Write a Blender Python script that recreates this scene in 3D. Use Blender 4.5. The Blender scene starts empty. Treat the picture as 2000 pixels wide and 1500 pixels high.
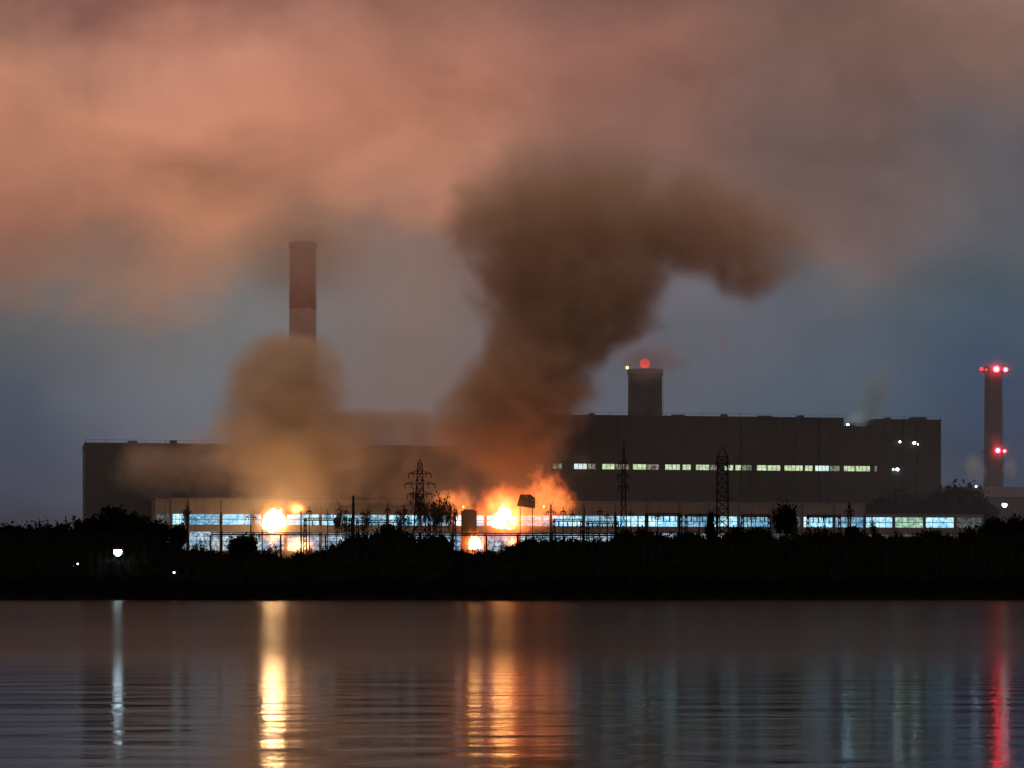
import bpy, bmesh, math, random
from mathutils import Vector, noise as mnoise

sc = bpy.context.scene
COL = sc.collection
F = 5505.0            # focal length in photo pixels (2000 wide)
HZ = 1155.5           # horizon row of the level camera
CAMH = 3.0

# ------------------------------------------------------------------ camera
cd = bpy.data.cameras.new("camera")
cam = bpy.data.objects.new("camera", cd)
COL.objects.link(cam)
cam.location = (0, 0, CAMH)
cam.rotation_euler = (math.radians(90), 0, 0)
cd.sensor_width = 36.0
cd.lens = 36.0 * F / 2000.0
cd.shift_y = (HZ - 750.0) / 2000.0
cd.clip_start = 0.5
cd.clip_end = 12000
sc.camera = cam

# ------------------------------------------------------------------ render / colour
sc.render.engine = 'CYCLES'
cy = sc.cycles
cy.use_denoising = True
try: cy.denoiser = 'OPENIMAGEDENOISE'
except Exception: pass
cy.max_bounces = 6
cy.diffuse_bounces = 2
cy.glossy_bounces = 3
cy.volume_bounces = 2
cy.transparent_max_bounces = 16
cy.sample_clamp_indirect = 6.0
cy.sample_clamp_direct = 0.0
cy.volume_step_rate = 1.0
cy.volume_max_steps = 256
sc.view_settings.view_transform = 'Standard'
sc.view_settings.look = 'None'
sc.view_settings.exposure = 0.0
sc.view_settings.gamma = 1.0


def lin(c, k=1.0):
    r = []
    for v in c[:3]:
        v /= 255.0
        r.append((v / 12.92 if v <= 0.04045 else ((v + 0.055) / 1.055) ** 2.4) * k)
    return (r[0], r[1], r[2], 1.0)


class NG:
    """small helper that writes node expressions"""
    def __init__(self, nt):
        self.nt = nt

    def n(self, t, **kw):
        nd = self.nt.nodes.new(t)
        for k, v in kw.items():
            setattr(nd, k, v)
        return nd

    def put(self, sock, v):
        if v is None:
            return
        if hasattr(v, 'links') or isinstance(v, bpy.types.NodeSocket):
            self.nt.links.new(v, sock)
        else:
            sock.default_value = v

    def m(self, op, a, b=None, c=None, clamp=False):
        nd = self.n('ShaderNodeMath', operation=op)
        nd.use_clamp = clamp
        self.put(nd.inputs[0], a)
        self.put(nd.inputs[1], b)
        self.put(nd.inputs[2], c)
        return nd.outputs[0]

    def vm(self, op, a, b=None):
        nd = self.n('ShaderNodeVectorMath', operation=op)
        self.put(nd.inputs[0], a)
        self.put(nd.inputs[1], b)
        return nd.outputs['Value'] if op in ('LENGTH', 'DOT_PRODUCT') else nd.outputs['Vector']

    def sep(self, v):
        nd = self.n('ShaderNodeSeparateXYZ')
        self.put(nd.inputs[0], v)
        return nd.outputs

    def comb(self, x, y, z):
        nd = self.n('ShaderNodeCombineXYZ')
        for i, v in enumerate((x, y, z)):
            self.put(nd.inputs[i], v)
        return nd.outputs[0]

    def noise(self, vec, scale, detail=3.0, rough=0.5, dist=0.0, color=False):
        nd = self.n('ShaderNodeTexNoise')
        self.put(nd.inputs['Vector'], vec)
        nd.inputs['Scale'].default_value = scale
        nd.inputs['Detail'].default_value = detail
        nd.inputs['Roughness'].default_value = rough
        nd.inputs['Distortion'].default_value = dist
        return nd.outputs['Color' if color else 'Fac']

    def ramp(self, fac, stops, interp='LINEAR'):
        nd = self.n('ShaderNodeValToRGB')
        cr = nd.color_ramp
        cr.interpolation = interp
        while len(cr.elements) < len(stops):
            cr.elements.new(0.5)
        for e, (p, c) in zip(cr.elements, sorted(stops, key=lambda s: s[0])):
            e.position = p
            e.color = c if len(c) == 4 else (*c, 1)
        self.put(nd.inputs[0], fac)
        return nd.outputs[0]

    def mix(self, f, a, b, blend='MIX'):
        nd = self.n('ShaderNodeMix', data_type='RGBA', blend_type=blend)
        self.put(nd.inputs[0], f)
        self.put(nd.inputs[6], a)
        self.put(nd.inputs[7], b)
        return nd.outputs[2]

    def rng(self, v, a, b, c, d, kind='LINEAR'):
        nd = self.n('ShaderNodeMapRange', interpolation_type=kind)
        for i, x in enumerate((v, a, b, c, d)):
            self.put(nd.inputs[i], x)
        return nd.outputs[0]

    def curve(self, fac, pts):
        nd = self.n('ShaderNodeFloatCurve')
        c = nd.mapping.curves[0]
        nd.mapping.use_clip = False
        while len(c.points) < len(pts):
            c.points.new(0.5, 0.5)
        for p, (x, y) in zip(c.points, sorted(pts)):
            p.location = (x, y)
            p.handle_type = 'AUTO'
        nd.mapping.update()
        self.put(nd.inputs['Value'], fac)
        return nd.outputs[0]


# ------------------------------------------------------------------ night sky: low cloud lit by the town and the fire
world = bpy.data.worlds.new("World")
sc.world = world
world.use_nodes = True
wt = world.node_tree
wt.nodes.clear()
W = NG(wt)
dirv = W.n('ShaderNodeTexCoord').outputs['Generated']
dx, dy, dz = W.sep(dirv)
az = W.m('ARCTAN2', dx, dy)
el = W.m('ARCSINE', dz)
u0 = W.m('MULTIPLY', az, 5.505)
v0 = W.m('MULTIPLY', el, 5.505)
wp = W.comb(u0, W.m('MULTIPLY', v0, 1.25), 0.0)
w1 = W.noise(wp, 2.4, 4.0, 0.5)
w2 = W.noise(W.vm('ADD', wp, (7.3, 2.1, 4.0)), 2.6, 4.0, 0.5)
u = W.m('ADD', u0, W.m('MULTIPLY', W.m('SUBTRACT', w1, 0.5), 0.42))
v = W.m('ADD', v0, W.m('MULTIPLY', W.m('SUBTRACT', w2, 0.5), 0.40))
ROWS = [0, 100, 220, 330, 430, 500, 600, 750, 900, 1030]
SKY = {
    0:    [(125, 88, 82), (170, 118, 98), (200, 135, 107), (196, 131, 104), (172, 112, 92), (135, 102, 88), (92, 90, 92), (68, 78, 94), (56, 68, 92), (46, 56, 78)],
    400:  [(150, 98, 86), (192, 130, 108), (200, 132, 106), (170, 112, 86), (196, 130, 98), (172, 122, 96), (116, 108, 106), (110, 111, 119), (104, 104, 114), (85, 88, 100)],
    800:  [(160, 110, 96), (180, 120, 100), (190, 124, 100), (196, 130, 104), (170, 118, 98), (134, 108, 100), (132, 112, 106), (130, 112, 108), (118, 100, 98), (100, 92, 95)],
    1200: [(128, 90, 83), (152, 102, 90), (150, 102, 90), (140, 100, 90), (118, 98, 94), (114, 98, 99), (112, 100, 108), (96, 95, 106), (86, 92, 104), (76, 84, 96)],
    1600: [(116, 88, 82), (122, 92, 84), (120, 93, 88), (116, 94, 90), (122, 100, 97), (96, 91, 94), (80, 87, 99), (74, 88, 104), (64, 86, 103), (58, 76, 92)],
    2000: [(150, 116, 106), (134, 104, 95), (112, 92, 90), (92, 84, 88), (86, 88, 96), (76, 85, 94), (62, 82, 98), (46, 70, 97), (38, 62, 90), (30, 48, 70)],
}
VM = 3.2
pv = W.m('DIVIDE', v, VM)
cols = []
for x in sorted(SKY):
    def soft(c):
        l = 0.3 * c[0] + 0.59 * c[1] + 0.11 * c[2]
        q = [a + (l - a) * 0.08 for a in c]
        return (q[0] * 0.98, q[1] * 0.97, q[2] * 0.95) if c[0] > c[2] + 12 else (q[0] * 1.0, q[1] * 1.06, q[2] * 1.07)
    st = [(((HZ - r) / 1000.0) / VM, lin(soft(c))) for r, c in zip(ROWS, SKY[x])]
    st.append((1.75 / VM, lin((178, 132, 112), 1.1)))
    st.append((1.0, lin((168, 134, 118), 1.1)))
    st.append((0.0, lin((26, 34, 46))))
    cols.append(W.ramp(pv, st, 'LINEAR'))
pu = W.m('MULTIPLY', W.m('ADD', u, 1.0), 2.5)     # 0..5 across the view
c = cols[0]
for i in range(1, 6):
    c = W.mix(W.rng(pu, i - 1.0, float(i), 0.0, 1.0, 'SMOOTHSTEP'), c, cols[i])
puff = W.noise(W.comb(u0, W.m('MULTIPLY', v0, 1.25), 3.0), 3.6, 4.0, 0.5, 0.4)
puff_amt = W.rng(v, 0.45, 0.8, 0.10, 0.42)
gain = W.m('ADD', 1.0, W.m('MULTIPLY', W.m('SUBTRACT', puff, 0.5), W.m('MULTIPLY', puff_amt, 2.0)))
back = W.rng(dy, -0.2, 0.9, 1.05, 1.0)
gain = W.m('MULTIPLY', gain, back)
c = W.mix(W.rng(dy, 0.0, 0.7, 1.0, 0.0), c, lin((150, 132, 124)))
bg = W.n('ShaderNodeBackground')
wt.links.new(c, bg.inputs[0])
wt.links.new(gain, bg.inputs[1])
wo = W.n('ShaderNodeOutputWorld')
wt.links.new(bg.outputs[0], wo.inputs[0])
world.cycles.sampling_method = 'MANUAL'
world.cycles.sample_map_resolution = 512

# ------------------------------------------------------------------ measuring helpers
def P(px, py, Y):
    return Vector(((px - 1000.0) * Y / F, Y, CAMH + (HZ - py) * Y / F))

TH = math.atan2(60.0, 332.0)
AV = Vector((math.cos(TH), math.sin(TH), 0))     # along the power station front
BV = Vector((-math.sin(TH), math.cos(TH), 0))    # away from the lake
O0 = Vector((-131.0, 1200.0, 0))                 # on the turbine hall front at photo column 400

def along(px, off=0.0):
    """distance along the front where photo column px meets the plane lying off metres behind it"""
    q = O0 + BV * off
    k = (px - 1000.0) / F
    return (k * q.y - q.x) / (AV.x - k * AV.y)

def W3(s, o, z):
    p = O0 + AV * s + BV * o
    return Vector((p.x, p.y, z))

def zat(px, py, off=0.0):
    s = along(px, off)
    return CAMH + (HZ - py) * W3(s, off, 0).y / F

# ------------------------------------------------------------------ mesh helpers
class MB:
    def __init__(self):
        self.v, self.f = [], []

    def quad(self, a, b, c, d):
        i = len(self.v)
        self.v += [tuple(a), tuple(b), tuple(c), tuple(d)]
        self.f.append((i, i + 1, i + 2, i + 3))

    def hexa(self, p):     # 8 corners: bottom 4 (ccw), top 4
        i = len(self.v)
        self.v += [tuple(q) for q in p]
        for f in ((0, 3, 2, 1), (4, 5, 6, 7), (0, 1, 5, 4), (1, 2, 6, 5), (2, 3, 7, 6), (3, 0, 4, 7)):
            self.f.append(tuple(i + k for k in f))

    def fbox(self, s0, s1, o0, o1, z0, z1):     # box in the power station's own frame
        self.hexa([W3(s0, o0, z0), W3(s1, o0, z0), W3(s1, o1, z0), W3(s0, o1, z0),
                   W3(s0, o0, z1), W3(s1, o0, z1), W3(s1, o1, z1), W3(s0, o1, z1)])

    def box(self, x0, x1, y0, y1, z0, z1):
        self.hexa([(x0, y0, z0), (x1, y0, z0), (x1, y1, z0), (x0, y1, z0),
                   (x0, y0, z1), (x1, y0, z1), (x1, y1, z1), (x0, y1, z1)])

    def bar(self, a, b, r0, r1=None, n=4, caps=True):
        a, b = Vector(a), Vector(b)
        r1 = r0 if r1 is None else r1
        d = (b - a)
        if d.length < 1e-6:
            return
        d.normalize()
        t = d.orthogonal().normalized()
        w = d.cross(t)
        i = len(self.v)
        for p, r in ((a, r0), (b, r1)):
            for k in range(n):
                an = 2 * math.pi * (k + 0.5) / n
                self.v.append(tuple(p + (t * math.cos(an) + w * math.sin(an)) * r))
        for k in range(n):
            k2 = (k + 1) % n
            self.f.append((i + k, i + k2, i + n + k2, i + n + k))
        if caps:
            self.f.append(tuple(i + k for k in reversed(range(n))))
            self.f.append(tuple(i + n + k for k in range(n)))

    def lathe(self, c, prof, n=32, cap=True):     # prof: (r, z)
        i = len(self.v)
        for r, z in prof:
            for k in range(n):
                an = 2 * math.pi * k / n
                self.v.append((c[0] + r * math.cos(an), c[1] + r * math.sin(an), z))
        for j in range(len(prof) - 1):
            for k in range(n):
                k2 = (k + 1) % n
                self.f.append((i + j * n + k, i + j * n + k2, i + (j + 1) * n + k2, i + (j + 1) * n + k))
        if cap:
            self.f.append(tuple(i + k for k in reversed(range(n))))
            self.f.append(tuple(i + (len(prof) - 1) * n + k for k in range(n)))

    def ball(self, c, r, n=10, m=7, sq=1.0):
        prof = []
        for j in range(m + 1):
            a = -math.pi / 2 + math.pi * j / m
            prof.append((max(0.001, r * math.cos(a)), c[2] + r * sq * math.sin(a)))
        self.lathe(c, prof, n)

    def build(self, name, mat, parent=None, origin=None, smooth=False):
        me = bpy.data.meshes.new(name)
        o = origin
        if parent is not None and o is None:
            o = Vector(parent['_o'])
        if o is None:
            o = Vector((0, 0, 0))
        me.from_pydata([(x - o[0], y - o[1], z - o[2]) for x, y, z in self.v], [], self.f)
        me.update()
        if smooth:
            for p in me.polygons:
                p.use_smooth = True
        ob = bpy.data.objects.new(name, me)
        me.materials.append(mat)
        COL.objects.link(ob)
        ob['_o'] = tuple(o)
        if parent is None:
            ob.location = o
        else:
            ob.parent = parent
            ob.location = Vector(o) - Vector(parent['_o'])
        return ob


def tag(o, label=None, cat=None, group=None, kind=None):
    if label: o['label'] = label
    if cat: o['category'] = cat
    if group: o['group'] = group
    if kind: o['kind'] = kind
    return o

def empty(name, loc, label, cat, group=None):
    o = bpy.data.objects.new(name, None)
    COL.objects.link(o)
    o.location = loc
    o['_o'] = tuple(loc)
    o.empty_display_size = 1
    return tag(o, label, cat, group)

def copy_tree(o, parent=None):
    c = o.copy()
    COL.objects.link(c)
    if parent is not None:
        c.parent = parent
    for ch in list(o.children):
        copy_tree(ch, c)
    return c

# ------------------------------------------------------------------ materials
def surf(name, col, rough=0.8, var=0.3, scale=0.3, metal=0.0, bump=0.0, spec=0.3):
    m = bpy.data.materials.new(name)
    m.use_nodes = True
    g = NG(m.node_tree)
    b = m.node_tree.nodes['Principled BSDF']
    pos = g.n('ShaderNodeNewGeometry').outputs['Position']
    nz = g.noise(pos, scale, 5, 0.6)
    k = g.rng(nz, 0.3, 0.7, 1 - var, 1 + var)
    vv = g.vm('MULTIPLY', tuple(col), g.comb(k, k, k))
    g.put(b.inputs['Base Color'], vv)
    b.inputs['Roughness'].default_value = rough
    b.inputs['Metallic'].default_value = metal
    b.inputs['Specular IOR Level'].default_value = spec
    if bump:
        bn = g.n('ShaderNodeBump')
        bn.inputs['Strength'].default_value = bump
        bn.inputs['Distance'].default_value = 0.3
        g.put(bn.inputs['Height'], nz)
        g.put(b.inputs['Normal'], bn.outputs[0])
    return m

def glow(name, col, strength, var=0.0, scale=0.5):
    m = bpy.data.materials.new(name)
    m.use_nodes = True
    nt = m.node_tree
    nt.nodes.clear()
    g = NG(nt)
    e = g.n('ShaderNodeEmission')
    e.inputs[0].default_value = (*col, 1)
    if var:
        pos = g.n('ShaderNodeNewGeometry').outputs['Position']
        nz = g.noise(pos, scale, 4, 0.65)
        g.put(e.inputs[1], g.m('MULTIPLY', strength, g.rng(nz, 0.35, 0.65, 1 - var, 1 + var * 0.6)))
    else:
        e.inputs[1].default_value = strength
    o = g.n('ShaderNodeOutputMaterial')
    nt.links.new(e.outputs[0], o.inputs[0])
    return m

def pane_mat(name, ca, cb, strength, var):
    m = glow(name, ca, strength, var, 0.7)
    nt = m.node_tree
    g = NG(nt)
    e = [n for n in nt.nodes if n.type == 'EMISSION'][0]
    pos = g.n('ShaderNodeNewGeometry').outputs['Position']
    x, y, z = g.sep(pos)
    nz = g.noise(g.comb(g.m('MULTIPLY', x, 0.6), y, g.m('MULTIPLY', z, 0.8)), 0.28, 4, 0.7)
    g.put(e.inputs[0], g.mix(g.rng(nz, 0.4, 0.6, 0.0, 1.0), (*ca, 1), (*cb, 1)))
    return m

def panel_wall(name, col, pw, ph, var=0.22):
    """precast concrete panels with joints, weather streaks"""
    m = bpy.data.materials.new(name)
    m.use_nodes = True
    g = NG(m.node_tree)
    b = m.node_tree.nodes['Principled BSDF']
    pos = g.n('ShaderNodeNewGeometry').outputs['Position']
    x, y, z = g.sep(pos)
    s = g.m('ADD', g.m('MULTIPLY', x, AV.x), g.m('MULTIPLY', y, AV.y))
    br = g.n('ShaderNodeTexBrick')
    g.put(br.inputs['Vector'], g.comb(s, z, 0.0))
    br.offset = 0.0
    br.inputs['Scale'].default_value = 1.0
    br.inputs['Brick Width'].default_value = pw
    br.inputs['Row Height'].default_value = ph
    br.inputs['Mortar Size'].default_value = 0.12
    br.inputs['Color1'].default_value = (1.0, 1.0, 1.0, 1)
    br.inputs['Color2'].default_value = (0.88, 0.88, 0.88, 1)
    br.inputs['Mortar'].default_value = (0.72, 0.72, 0.72, 1)
    st = g.noise(g.comb(s, g.m('MULTIPLY', z, 0.15), 0.0), 0.35, 5, 0.6)
    k = g.rng(st, 0.3, 0.7, 1 - var, 1 + var)
    cc = g.vm('MULTIPLY', g.vm('MULTIPLY', tuple(col), g.comb(k, k, k)), br.outputs['Color'])
    g.put(b.inputs['Base Color'], cc)
    b.inputs['Roughness'].default_value = 0.85
    b.inputs['Specular IOR Level'].default_value = 0.2
    return m

M = {}
M['wall'] = panel_wall('concrete_panels', (0.055, 0.053, 0.050), 6.0, 3.6)
M['hall'] = panel_wall('hall_panels', (0.18, 0.155, 0.13), 6.2, 1.8)
M['roof'] = surf('roof_felt', (0.06, 0.06, 0.06), 0.95)
M['steel'] = surf('dark_steel', (0.018, 0.016, 0.016), 0.8, spec=0.1)
M['frame'] = surf('window_frame_paint', (0.10, 0.10, 0.12), 0.7)
M['redbrick'] = surf('red_painted_shaft', (0.55, 0.23, 0.14), 0.9, 0.25, 0.12)
M['whitebrick'] = surf('pale_painted_shaft', (0.66, 0.42, 0.34), 0.9, 0.2, 0.12)
M['shaft'] = surf('concrete_shaft', (0.075, 0.062, 0.075), 0.9, 0.25, 0.12)
M['concrete'] = surf('plain_concrete', (0.095, 0.082, 0.095), 0.9)
M['tank'] = surf('dark_tank', (0.018, 0.012, 0.013), 0.8)  # even near-black tone
M['soil'] = surf('bank_soil', (0.008, 0.008, 0.006), 1.0, 0.4, 0.2, spec=0.0)
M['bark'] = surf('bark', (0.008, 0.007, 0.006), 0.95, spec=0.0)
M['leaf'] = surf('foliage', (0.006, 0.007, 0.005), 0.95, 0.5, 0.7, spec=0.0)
M['firelit_twig'] = surf('firelit_twigs', (0.07, 0.055, 0.035), 0.95, spec=0.0)  # paler than bark and foliage so bare trees look firelit
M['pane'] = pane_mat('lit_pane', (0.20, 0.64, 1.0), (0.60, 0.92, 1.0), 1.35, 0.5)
M['pane_b'] = pane_mat('lit_pane_weaker', (0.16, 0.50, 0.85), (0.45, 0.75, 0.9), 0.8, 0.7)  # lower strength, varies the bays
M['pane_low'] = pane_mat('lit_pane_lower', (0.30, 0.58, 0.85), (0.75, 0.88, 0.95), 0.75, 0.8)
M['pane_dim'] = glow('dim_pane', (0.5, 0.6, 0.6), 0.16, 0.9, 0.8)
M['pane_green'] = glow('greenish_pane', (0.5, 0.85, 0.62), 0.8, 0.7, 0.6)
M['strip'] = glow('strip_pane', (0.66, 0.86, 0.52), 0.95, 0.5, 0.9)
M['strip_dim'] = glow('strip_pane_dim', (0.5, 0.55, 0.36), 0.42, 0.9, 0.9)
M['strip_white'] = glow('strip_pane_white', (0.75, 0.92, 0.9), 1.1, 0.2, 0.8)
M['lamp_white'] = glow('lamp_white', (0.65, 0.88, 1.0), 26.0)
M['spark'] = glow('spark', (1.0, 0.35, 0.08), 2.2)
M['lamp_flood'] = glow('flood_light', (0.40, 0.75, 1.0), 80.0)
M['lamp_small'] = glow('lamp_small', (0.5, 0.8, 1.0), 5.0)
M['lamp_wall'] = glow('wall_lamp_light', (0.7, 0.95, 0.9), 14.0)
M['lamp_red'] = glow('beacon_red', (1.0, 0.03, 0.05), 45.0)
M['lamp_red_soft'] = glow('beacon_red_soft', (1.0, 0.06, 0.035), 2.2)
M['lamp_orange'] = glow('beacon_orange', (1.0, 0.45, 0.15), 8.0)

# ------------------------------------------------------------------ ground and water
g_ = MB()
prof = [(997, -2.0), (1001, 0.3), (1006, 1.6), (1040, 3.4), (1085, 7.0), (1120, 8.0), (1500, 8.0), (5000, 9.0)]
xs = [-3000 + 60 * i for i in range(101)]
for (ya, za), (yb, zb) in zip(prof[:-1], prof[1:]):
    for xa, xb in zip(xs[:-1], xs[1:]):
        def h(x, y, z):
            return z + (mnoise.noise(Vector((x * 0.02, y * 0.02, 0))) * 0.7 if 1001 < y < 1500 else 0)
        def yy(x, y):
            return y + (mnoise.noise(Vector((x * 0.012, 3, 0))) * 5 if y < 1010 else 0)
        g_.quad((xa, yy(xa, ya), h(xa, ya, za)), (xb, yy(xb, ya), h(xb, ya, za)), (xb, yy(xb, yb), h(xb, yb, zb)), (xa, yy(xa, yb), h(xa, yb, zb)))
tag(g_.build('ground', M['soil']), 'black far bank of the lake', kind='structure')

wm = bpy.data.materials.new('lake_water')
wm.use_nodes = True
g = NG(wm.node_tree)
b = wm.node_tree.nodes['Principled BSDF']
b.inputs['Base Color'].default_value = (0.004, 0.006, 0.008, 1)
b.inputs['IOR'].default_value = 1.33
pos = g.n('ShaderNodeNewGeometry').outputs['Position']
px_, py_, pz_ = g.sep(pos)
n1 = g.noise(g.comb(g.m('MULTIPLY', px_, 0.55), py_, 0.0), 0.34, 1.2, 0.5, 0.4)
n2 = g.noise(g.comb(g.m('MULTIPLY', px_, 1.3), g.m('ADD', py_, 31.0), 0.0), 2.2, 3, 0.55)
near = g.rng(py_, 66.0, 165.0, 1.0, 0.0, 'SMOOTHSTEP')     # calm close in, wind-ruffled farther out
patch = g.rng(g.noise(g.comb(g.m('MULTIPLY', px_, 0.3), py_, 5.0), 0.07, 3, 0.5), 0.35, 0.65, 0.7, 1.3)
g.put(b.inputs['Roughness'], g.rng(near, 0.0, 1.0, g.rng(py_, 130.0, 420.0, 0.215, 0.185), 0.085))
hgt = g.m('MULTIPLY', g.m('ADD', g.m('MULTIPLY', n1, 0.042), g.m('MULTIPLY', n2, 0.008)), g.m('MULTIPLY', patch, g.rng(near, 0.0, 1.0, g.rng(py_, 130.0, 420.0, 0.9, 0.4), 1.0)))
bn = g.n('ShaderNodeBump')
bn.inputs['Strength'].default_value = 1.0
bn.inputs['Distance'].default_value = 1.0
g.put(bn.inputs['Height'], hgt)
g.put(b.inputs['Normal'], bn.outputs[0])
df = g.n('ShaderNodeBsdfDiffuse')
df.inputs[0].default_value = (0.006, 0.007, 0.008, 1)

ms = g.n('ShaderNodeMixShader')
g.put(ms.inputs[0], g.rng(near, 0.0, 1.0, g.rng(py_, 130.0, 300.0, 0.42, 0.30), 0.80))  # black diffuse mixed in to darken reflections on the far water
wm.node_tree.links.new(df.outputs[0], ms.inputs[1])
wm.node_tree.links.new(b.outputs[0], ms.inputs[2])
wm.node_tree.links.new(ms.outputs[0], [n for n in wm.node_tree.nodes if n.type == 'OUTPUT_MATERIAL'][0].inputs[0])
w_ = MB()
w_.quad((-3000, -400, 0), (3000, -400, 0), (3000, 1010, 0), (-3000, 1010, 0))
tag(w_.build('water', wm), 'dark rippled lake reflecting the fires', kind='structure')

# ------------------------------------------------------------------ power station
G0 = 8.0
HO = 0.0                       # turbine hall front plane
MO = 30.0                      # boiler house front plane
z_hall = zat(400, 974)
zu0, zu1 = zat(400, 1025.5), zat(400, 1003)
zl0, zl1 = zat(400, 1076), zat(400, 1037.5)
hall = empty('turbine_hall', W3(0, 0, G0), 'long low turbine hall with rows of blue-white lit windows behind the fires', 'industrial building')
sA, sB = along(303), along(1921)
mb = MB()
# piers between windows and bands above, between and below them: a wall with real openings
BAYS = [303, 334, 367, 432, 495, 558, 626, 690, 757, 821, 884, 948, 1012, 1076, 1140, 1202, 1264, 1326, 1384, 1443, 1508, 1567, 1629, 1689, 1746, 1806, 1866, 1921]
S = [along(x) for x in BAYS]
mb.fbox(sA, sB, 0, 0.8, G0, zl0)
mb.fbox(sA, sB, 0, 0.8, zl1, zu0)
sM = along(1690)
z_low = zu1 + 1.1
mb.fbox(sA, sM, 0, 0.8, zu1, z_hall)
mb.fbox(sM, sB, 0, 0.8, zu1, z_low)
mb.fbox(sM - 0.8, sM, 0.8, 29.9, z_low, z_hall)
for i, s in enumerate(S):
    w = 0.55
    a, b2 = max(sA, s - w), min(sB, s + w)
    mb.fbox(a, b2, -0.003, 0.797, zl0, zl1)
    mb.fbox(a, b2, -0.003, 0.797, zu0, zu1)
mb.fbox(sA, sA + 0.8, 0.8, 29.9, G0, z_hall)
mb.fbox(sB - 0.8, sB, 0.8, 8, G0, z_low)
mb.fbox(sM, sB - 0.8, 7.2, 8, G0, z_low)
mb.fbox(sM - 0.8, sM, 0.8, 29.9, G0, z_low)
mb.build('wall', M['hall'], hall)
mb = MB()
mb.fbox(sA - 0.4, sM + 0.4, -0.4, 29.9, z_hall, z_hall + 0.7)
mb.fbox(sM + 0.41, sB + 0.4, -0.4, 8.3, z_low, z_low + 0.5)
for k in range(14):
    s = sA + (k + 0.5) * (sM - sA) / 14
    mb.fbox(s - 2.2, s + 2.2, 10, 18, z_hall + 0.7, z_hall + 2.6)
mb.build('roof', M['roof'], hall)
mb = MB()
for s in S[1:-1]:
    mb.fbox(s - 0.28, s + 0.28, -0.45, -0.003, G0, (z_hall if s <= sM else z_low) - 0.5)
mb.build('pilaster', M['concrete'], hall)

rnd = random.Random(4)
def window(parent, s0, s1, z0, z1, mat, nv, nh, label=None, o=0.25):
    fr = MB()
    t = 0.14
    fr.fbox(s0, s1, o, o + 0.2, z0, z0 + t * 1.5)
    fr.fbox(s0, s1, o, o + 0.2, z1 - t * 1.5, z1)
    for k in range(nv + 1):
        s = s0 + (s1 - s0) * k / nv
        a = min(max(s - t / 2, s0), s1 - t)
        fr.fbox(a, a + t, o - 0.003, o + 0.197, z0 + t * 1.5, z1 - t * 1.5)
    for k in range(1, nh):
        z = z0 + (z1 - z0) * k / nh
        fr.fbox(s0, s1, o + 0.02, o + 0.18, z - 0.13, z + 0.13)
    f = fr.build('window', M['frame'], parent)
    if label: f['label'] = label
    pn = MB()
    pn.fbox(s0 + 0.02, s1 - 0.02, o + 0.21, o + 0.26, z0 + 0.02, z1 - 0.02)
    pn.build('pane', mat, f)

for i in range(len(BAYS) - 1):
    a, b2 = S[i] + 0.56, S[i + 1] - 0.56
    x = 0.5 * (BAYS[i] + BAYS[i + 1])
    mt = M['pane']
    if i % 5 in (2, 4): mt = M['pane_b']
    if x < 340 : mt = M['pane_dim']
    if 1508 < x < 1567 or x > 1880: mt = M['pane_dim']
    if 1746 < x < 1806: mt = M['pane_green']
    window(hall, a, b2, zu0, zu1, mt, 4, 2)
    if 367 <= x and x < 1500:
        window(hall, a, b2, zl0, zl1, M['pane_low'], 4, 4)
    elif x < 367 and x > 340:
        window(hall, a, b2, zl0, zl1, M['pane_low'], 3, 4)
    else:
        window(hall, a, b2, zl0, zl1, M['pane_dim'], 4, 4)

boiler = empty('boiler_house', W3(along(1200, MO), MO, G0), 'huge dark boiler house block behind the turbine hall with a high strip of lit windows', 'industrial building')
zr = zat(1400, 816, MO)
zL = zat(200, 868, MO)
cl, cr_ = along(167, MO), along(1838, MO)
step = along(985, MO)
n0, n1_ = along(1648, MO), along(1708, MO)
zn = zat(1680, 834, MO)
s_strip0, s_strip1 = along(1046, MO), along(1716, MO)
zs0, zs1 = zat(1400, 919, MO), zat(1400, 907, MO)
mb = MB()
D1 = MO + 44
mb.fbox(cl, step, MO, D1, G0, zL)
mb.build('wall', M['wall'], boiler)['label'] = 'lower left wing wall half hidden in brown smoke'
mb = MB()
mb.fbox(step + 0.01, cr_, MO + 1.0, D1, G0, zs0)
mb.fbox(step + 0.01, cr_, MO, MO + 0.9, G0, zs0)
mb.fbox(step + 0.01, s_strip0, MO, MO + 0.9, zs0, zs1)
mb.fbox(s_strip1, cr_, MO, MO + 0.9, zs0, zs1)
mb.fbox(step + 0.01, cr_, MO + 1.0, D1, zs0, zn)
mb.fbox(step + 0.01, cr_, MO, MO + 0.9, zs1, zn)
mb.fbox(step + 0.01, n0, MO, D1, zn, zr)
mb.fbox(n1_, cr_, MO, D1, zn, zr - 0.4)
mb.build('wall', M['wall'], boiler)
mb = MB()
mb.fbox(cl - 0.3, step - 0.3, MO - 0.3, D1 + 0.3, zL, zL + 0.8)
mb.fbox(step, n0, MO - 0.3, D1 + 0.3, zr, zr + 0.7)
mb.fbox(n0 + 0.1, n1_ - 0.1, MO + 0.2, D1, zn, zn + 0.3)
mb.fbox(n1_, cr_ + 0.3, MO - 0.3, D1 + 0.3, zr - 0.4, zr + 0.3)
for x, w, hh in ((1110, 3, 1.3), (1160, 2, 1.0), (1330, 5, 0.8), (1420, 2, 1.2), (1500, 6, 0.7), (1570, 2, 1.1), (1800, 7, 1.2), (1740, 2, .9), (260, 4, 1.1), (340, 3, 1.4)):
    s = along(x, MO)
    zt = zr + 0.7 if x > 985 and x < 1650 else (zr + 0.3 if x > 1700 else zL + 0.8)
    mb.fbox(s - w / 2, s + w / 2, MO + 3, MO + 9, zt, zt + hh)
mb.build('roof', M['roof'], boiler)
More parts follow.
